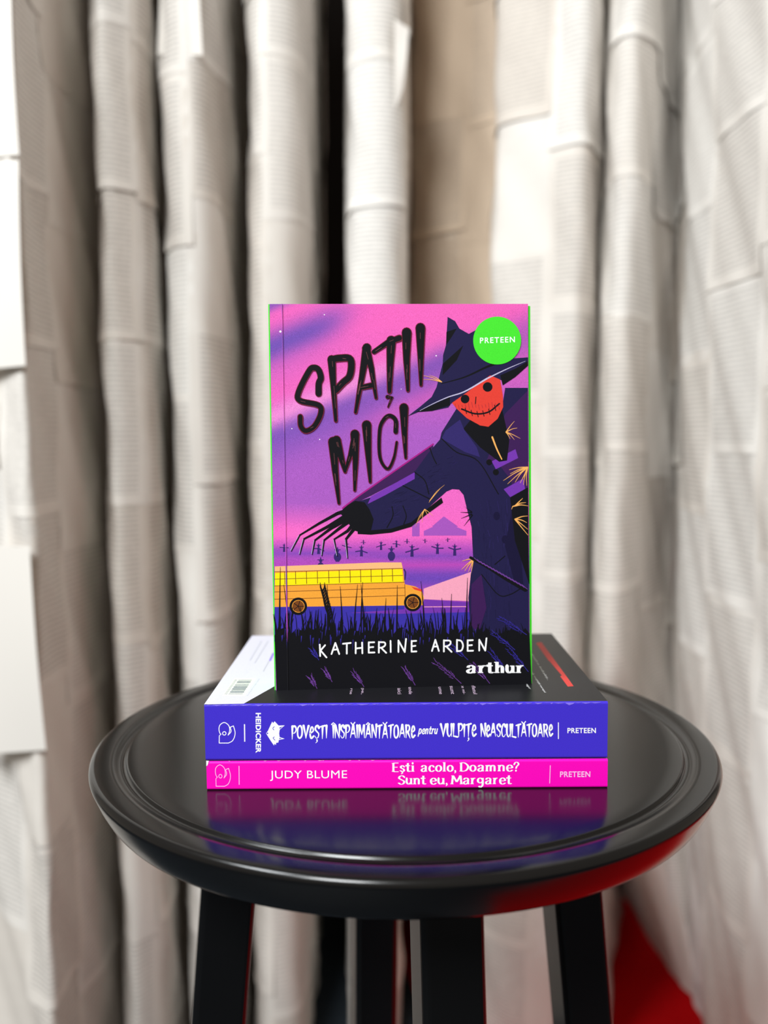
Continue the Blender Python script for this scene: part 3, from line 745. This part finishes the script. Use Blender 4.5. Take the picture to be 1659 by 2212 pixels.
# sleeve end, twig hand
ic.poly(L2((545, 60), (600, 68), (630, 110), (655, 170), (640, 235), (580, 250), (535, 235), (470, 150), (450, 130), (500, 85)), K)
for f in ([(520, 110), (440, 135), (330, 195), (215, 265), (165, 362)], [(520, 130), (380, 215), (240, 288), (216, 382)], [(530, 150), (400, 225), (305, 296), (290, 382)], [(540, 160), (450, 225), (360, 296), (348, 390)], [(550, 180), (500, 240), (420, 290), (440, 392)], [(560, 200), (490, 290), (502, 405)]):
    ic.stroke(L2(*f), 7.0, K, taper=(1.3, .25), smooth=False); ic.stroke(L2((f[-2][0] - 5, f[-2][1]), (f[-1][0] - 5, f[-1][1] - 6)), 1.1, 'ink_brim', taper=(.6, 1), smooth=False)
# face
ic.poly(L1((1106, 616), (1200, 570), (1350, 468), (1408, 488), (1426, 590), (1428, 660), (1395, 730), (1340, 778), (1290, 770), (1210, 726), (1150, 670)), 'ink_coral')
for x, y, r_ in ((1200, 612, 9.5), (1335, 540, 10.5)): ic.circle(Z1(x, y), r_, K, 20)
ic.stroke(L1((1180, 672), (1260, 700), (1340, 690), (1405, 640)), 3.6, K)
for x, y in ((1205, 682), (1240, 695), (1275, 702), (1310, 698), (1345, 688), (1380, 664)): ic.stroke(L1((x - 4, y - 16), (x + 4, y + 17)), 1.8, K, smooth=False)
for q in range(14): ic.stroke(L1((1140 + q * 20, 640 + 8 * math.sin(q)), (1146 + q * 20, 668 + 8 * math.sin(q * 2))), .7, 'ink_maroon', smooth=False)
ic.stroke(L1((1265, 600), (1262, 640)), 2.0, K, smooth=False)
# hat
ic.poly(L1((858, 715), (935, 655), (1000, 600), (1030, 540), (1045, 480), (1066, 400), (1068, 350), (1085, 290), (1095, 120), (1140, 146), (1165, 190), (1222, 222), (1262, 200), (1330, 260), (1440, 372), (1576, 362), (1576, 400), (1500, 470), (1420, 500), (1350, 470), (1200, 580), (1115, 640), (1100, 662), (1000, 684), (920, 690)), 'ink_navy')
ic.poly(L1((905, 690), (1000, 650), (1110, 600), (1110, 650), (1000, 684)), K); ic.poly(L1((1410, 470), (1500, 430), (1576, 385), (1576, 412), (1500, 480), (1425, 530)), K)
ic.poly(L1((1068, 400), (1190, 290), (1150, 380), (1066, 470)), K); ic.poly(L1((1088, 210), (1150, 190), (1120, 240), (1086, 290)), K)
ic.stroke(L1((930, 682), (1010, 640), (1100, 600), (1200, 566), (1330, 490)), 3.4, 'ink_brim', taper=(.2, 1)); ic.stroke(L1((1330, 490), (1450, 432), (1560, 385)), 3.0, 'ink_brim', taper=(1, .2))
ic.stroke(L1((1060, 520), (1200, 480), (1330, 420), (1440, 380)), 6, K, taper=(.3, 1))
# straw
def straw(base, tips, w=2.2):
    for t_ in tips: ic.stroke([base, ((base[0] + t_[0]) / 2 + rnd.uniform(-2, 2), (base[1] + t_[1]) / 2 - 2), t_], w, 'ink_straw', taper=(1.2, .3))
straw(Z1(1575, 1020), L1((1465, 1035), (1470, 1060), (1430, 1100), (1455, 1120), (1500, 1110), (1530, 1115), (1550, 1125), (1570, 1130)))
straw(Z2(1500, 90), L2((1480, 110), (1545, 45), (1565, 70), (1578, 90)), 2.4); straw(Z2(1500, 170), L2((1578, 265), (1576, 230), (1570, 190), (1576, 150)), 2.4)
straw(Z1(1445, 810), L1((1495, 745), (1512, 785), (1530, 848), (1495, 855), (1470, 850)), 1.8)
ic.stroke(L1((1363, 840), (1390, 910), (1420, 972)), 3.4, 'ink_straw', taper=(1.1, .7)); straw(Z1(1060, 510), L1((930, 468), (938, 495), (985, 470)), 1.6)
straw(Z2(990, 60), L2((1078, -35), (1050, -10), (985, 70)), 1.4); straw(Z2(960, 110), L2((920, 180), (945, 190), (985, 160), (1010, 150), (905, 215)), 1.3)
straw(Z2(1250, 410), L2((1185, 420), (1182, 470), (1200, 480), (1222, 485), (1240, 482)), 2.4)
for s_ in ([(1240, 130), (1175, 128)], [(1240, 140), (1178, 165)], [(1245, 145), (1195, 210)], [(1240, 125), (1205, 100)]): ic.stroke(L2(*s_), 1.8, K, taper=(1.4, .3), smooth=False)
# stalk leaning on the coat
ic.stroke(L2((1235, 400), (1330, 450), (1440, 520), (1562, 590)), 8, K, taper=(.8, 1.2))
for q in range(16):
    t_ = q / 15; x, y = 1255 + 285 * t_, 400 + 160 * t_; ic.stroke(L2((x, y), (x + 34, y + 28)), 1.1, 'ink_wheat', smooth=False)
# grass in front
ic.poly(L2(*([(66, 862)] + [(66 + 1520 * q / 60, 840 + (50 * rnd.random() - 25)) for q in range(1, 60)] + [(1586, 850), (1600, 1175), (80, 1210)])), K)
for q in range(230):
    x = rnd.uniform(72, 1560); h_ = rnd.uniform(40, 190) * (1.0 if x < 1250 else .5); l_ = rnd.uniform(-28, 28)
    ic.stroke(L2((x, 880), (x + l_ * .4, 880 - h_ * .6), (x + l_, 880 - h_)), rnd.uniform(1.6, 4.4), K, taper=(1.3, .2))
for x, y0, y1, l_ in ((95, 880, 455, 4), (150, 880, 560, -30), (385, 880, 560, -6), (470, 880, 570, -14), (540, 880, 560, 20), (580, 880, 545, 10), (600, 880, 560, -20), (795, 880, 565, 2), (960, 880, 540, -22), (1115, 880, 615, 6), (1210, 880, 520, 6), (1075, 880, 640, -12), (720, 880, 640, 10)):
    ic.stroke(L2((x, y0), (x + l_ * .3, (y0 + y1) / 2), (x + l_, y1)), 3.4, K, taper=(1.3, .2))
for q in range(12):
    t_ = q / 11; x, y = 395 - 45 * t_, 770 - 170 * t_
    for sg in (-1, 1): ic.stroke(L2((x, y), (x + sg * 11, y - 22), (x + sg * 13, y - 52)), 3.4, K, taper=(1, .3))
ic.stroke(L2((395, 760), (365, 680), (350, 590)), 5, K, taper=(1, .4)); ic.stroke(L2((370, 900), (395, 760)), 4, K)
for q in range(60):
    x = rnd.uniform(72, 1300); y = rnd.uniform(800, 895); ic.stroke(L2((x, y), (x + rnd.uniform(-6, 6), y + rnd.uniform(20, 60))), rnd.uniform(.7, 2.0), 'ink_blue', taper=(1, .2), smooth=False)
def wheat(x, y, ang, ln, m='ink_wheat', n=9):
    ca, sa_ = math.cos(ang), math.sin(ang)
    ic.stroke(L2((x, y), (x - ca * ln * .5, y - sa_ * ln * .55), (x - ca * ln, y - sa_ * ln)), 1.1, m, taper=(1, .5))
    for q in range(n):
        t_ = q / n; cx, cy = x - ca * ln * (.35 + t_), y - sa_ * ln * (.35 + t_)
        for sgn in (-1, 1):
            a2 = ang + sgn * rnd.uniform(.15, .4); o_ = sgn * rnd.uniform(3, 9); l_ = rnd.uniform(14, 30)
            ic.stroke(L2((cx + sa_ * o_, cy - ca * o_), (cx + sa_ * o_ - math.cos(a2) * l_, cy - ca * o_ - math.sin(a2) * l_)), 1.2, m, taper=(.9, .5), smooth=False)
for x, y, a_, ln in ((320, 1180, 1.05, 60), (410, 1140, 1.0, 62), (600, 1170, .95, 85), (905, 1160, 1.0, 95), (1180, 1150, .68, 160), (1350, 1150, .85, 120)): wheat(x, y, a_, ln)
for x, y, a_, ln in ((330, 1010, 1.0, 55), (1220, 1010, .7, 110), (1500, 950, .65, 130), (1580, 1080, .85, 140), (1570, 860, .55, 150), (1450, 1080, .9, 120)): wheat(x, y, a_, ln, 'ink_blue')
# badge
ic.circle(Z1(1391, 262), 51.8, 'ink_green', 64)
ic.type('PRETEEN', (Z1(1288, 279), (75.5, -2.6), (0, -12.2)), 'ink_white', .014, 1.22)
# title, brushed letters with a maroon rim
T = [([(325, 580), (326, 520), (338, 486), (325, 440), (298, 425), (268, 445), (206, 570), (214, 622), (325, 650), (338, 700), (300, 775), (250, 803), (220, 775), (216, 718)], (.7, .5), 42),
     ([(402, 375), (412, 520), (428, 742)], (1.1, .4), 34), ([(398, 378), (450, 368), (515, 376), (512, 470), (470, 515), (428, 560)], (1, .9), 32),
     ([(612, 305), (585, 470), (546, 692)], (1.1, .35), 36), ([(608, 310), (640, 430), (668, 606)], (1.1, .35), 34), ([(572, 545), (645, 530)], (.9, .9), 26),
     ([(655, 330), (740, 272), (806, 248)], (.7, .9), 30), ([(758, 262), (752, 400), (748, 568)], (1.2, .5), 36), ([(737, 600), (764, 600), (740, 660)], (1, .3), 18),
     ([(850, 214), (850, 380), (858, 560)], (1.3, .4), 34), ([(932, 186), (934, 350), (936, 528)], (1.3, .35), 34),
     ([(412, 868), (425, 1040), (448, 1236)], (1.25, .3), 36), ([(432, 858), (460, 960), (484, 1046)], (1.2, .4), 34), ([(542, 828), (515, 950), (484, 1046)], (1, .4), 28), ([(542, 822), (546, 980), (542, 1158)], (1.2, .3), 34),
     ([(612, 768), (622, 940), (634, 1108)], (1.2, .3), 36), ([(786, 808), (785, 740), (750, 712), (715, 735), (690, 800), (692, 960), (738, 1030), (775, 965), (792, 870)], (.7, .3), 30), ([(834, 664), (838, 810), (846, 964)], (1.2, .3), 34)]
for pts, tp, w_ in T: ic.stroke(L1(*pts), w_ / 2.25 + 2.2, 'ink_maroon', taper=(tp[0], tp[1] + .12), smooth=len(pts) > 3)
for pts, tp, w_ in T: ic.stroke(L1(*pts), w_ / 2.25, K, taper=tp, smooth=len(pts) > 3)
for pts, tp, w_ in T:
    P = L1(*pts)
    for q in range(3):
        i = rnd.randrange(len(P) - 1); a_, b_ = P[i], P[i + 1]; f0 = rnd.uniform(.05, .4); f1 = f0 + rnd.uniform(.2, .4); ox = rnd.uniform(-2.6, 2.6)
        ic.stroke([(a_[0] + (b_[0] - a_[0]) * f0 + ox, a_[1] + (b_[1] - a_[1]) * f0), (a_[0] + (b_[0] - a_[0]) * f1 + ox, a_[1] + (b_[1] - a_[1]) * f1)], .8, 'ink_scratch', smooth=False)
# author line
AU = {'K': [[(0, 0), (.06, 1)], [(.75, .05), (.06, .55)], [(.1, .5), (.95, 1.12)]], 'A': [[(.5, 0), (.02, 1)], [(.5, 0), (1, 1)], [(.22, .62), (.82, .58)]], 'T': [[(0, .08), (1, 0)], [(.5, .03), (.5, 1)]],
      'H': [[(0, 0), (0, 1)], [(.95, 0), (1, 1)], [(0, .55), (1, .48)]], 'E': [[(.05, 0), (.05, 1)], [(.05, .02), (.95, 0)], [(.05, .5), (.8, .46)], [(.05, 1), (1, .98)]], 'R': [[(0, 0), (0, 1)], [(0, .03), (.75, .05), (.85, .3), (.5, .5), (.05, .55)], [(.3, .55), (1, 1.02)]],
      'I': [[(.4, 0), (.5, 1)]], 'N': [[(.1, 1), (.1, .05)], [(.1, .05), (.85, 1)], [(.85, 1), (1, -.08)]], 'D': [[(.05, 0), (.05, 1)], [(.05, .02), (.7, .1), (1, .5), (.75, .92), (.05, 1)]]}
for ch, x0, x1, y0, y1 in (('K', 336, 378, 918, 986), ('A', 405, 452, 908, 974), ('T', 474, 520, 908, 972), ('H', 550, 590, 906, 970), ('E', 626, 662, 904, 966), ('R', 688, 732, 902, 966), ('I', 752, 766, 896, 962), ('N', 800, 850, 890, 962), ('E', 882, 912, 896, 960),
                           ('A', 1004, 1046, 890, 956), ('R', 1076, 1122, 892, 960), ('D', 1152, 1190, 890, 958), ('E', 1216, 1250, 892, 956), ('N', 1282, 1330, 886, 954)):
    for st in AU[ch]: ic.stroke([Z2(x0 + (x1 - x0) * a_, y0 + (y1 - y0) * b_) for a_, b_ in st], 3.5, 'ink_white', smooth=len(st) > 2)
# publisher
x = 1206
for ch, x0, x1 in (('a', 1206, 1272), ('r', 1276, 1338), ('t', 1328, 1374), ('h', 1378, 1438), ('u', 1440, 1500), ('r', 1504, 1560)):
    a_, _ = Z2(x0, 0); b_, _ = Z2(x1, 0); base = Z2(0, 1091)[1]
    letters(ic, ch, a_ + 2, b_ - 1, base - 1.2, 16.0, 7.4, 'ink_white', True, 'fat')
ic.emit(cv, lambda p, d: front(happly(Hs, p), d))
# boards, spine, pressed hinge line
x0, x1, t0 = -w2, w2, ST_T
cv.face([(x0, 0 + .0004, 0), (x0, sh * ST_H + .0004, ST_H), (x1, sh * ST_H + .0004, ST_H), (x1, .0004, 0)], 'green_board')
for xx in (x0, x1): cv.face([(xx, 0, 0), (xx, .0004, 0), (xx, sh * ST_H + .0004, ST_H), (xx, sh * ST_H, ST_H)], 'ink_sky' if xx == x0 else 'green_board')
cv.face([(x0, sh * ST_H, ST_H), (x1, sh * ST_H, ST_H), (x1, sh * ST_H + .0004, ST_H), (x0, sh * ST_H + .0004, ST_H)], 'page_edges')
hx = -w2 + .0064
for sg in (0,):
    prof2 = [(hx - .0003, 0), (hx, -.00016), (hx + .0003, 0)]
    for (xa, da), (xb, db) in zip(prof2, prof2[1:]):
        q0, q1 = happly(Hi, (hx, 0)), 0
        n_ = 24
        for j in range(n_):
            za, zb = ST_H * j / n_, ST_H * (j + 1) / n_
            cola = [lin(print_sky(*happly(Hi, (hx, z_)))) if happly(Hi, (hx, z_))[1] < 1360 else lin((22, 22, 27)) for z_ in (za, zb)]
            i0 = len(cv.v)
            cv.face([(xa, sh * za + da - .00034, za), (xb, sh * za + db - .00034, za), (xb, sh * zb + db - .00034, zb), (xa, sh * zb + da - .00034, zb)], 'ink_sky', True)
            for k_, c_ in zip(range(4), (cola[0], cola[0], cola[1], cola[1])): cv.col[i0 + k_] = c_
cv.build('cover', sb)
# back board and spine wrap, green, showing past the front cover
bk = MB(); ext = .0022
def slab(xa, xb, ya, yb, za, zb, m): bk.box(xa, xb, ya, yb, za, zb, m, sh)
slab(x0 - .0006, x1 + ext + .0012, t0 - .0005, t0, 0, ST_H + .0004, 'green_board')
slab(x0 - .0007, x0 - .0001, .0006, t0, 0, ST_H, 'green_board')
bevel(bk.build('back_cover', sb), .0002, 2)['label'] = 'bright green back board and spine'
pg = MB(); pg.box(x0, x1 + ext * .6, .0006, t0 - .0006, .0002, ST_H - .001, 'green_board', sh); pg.build('page_block', sb)['label'] = 'green-stained page edges'
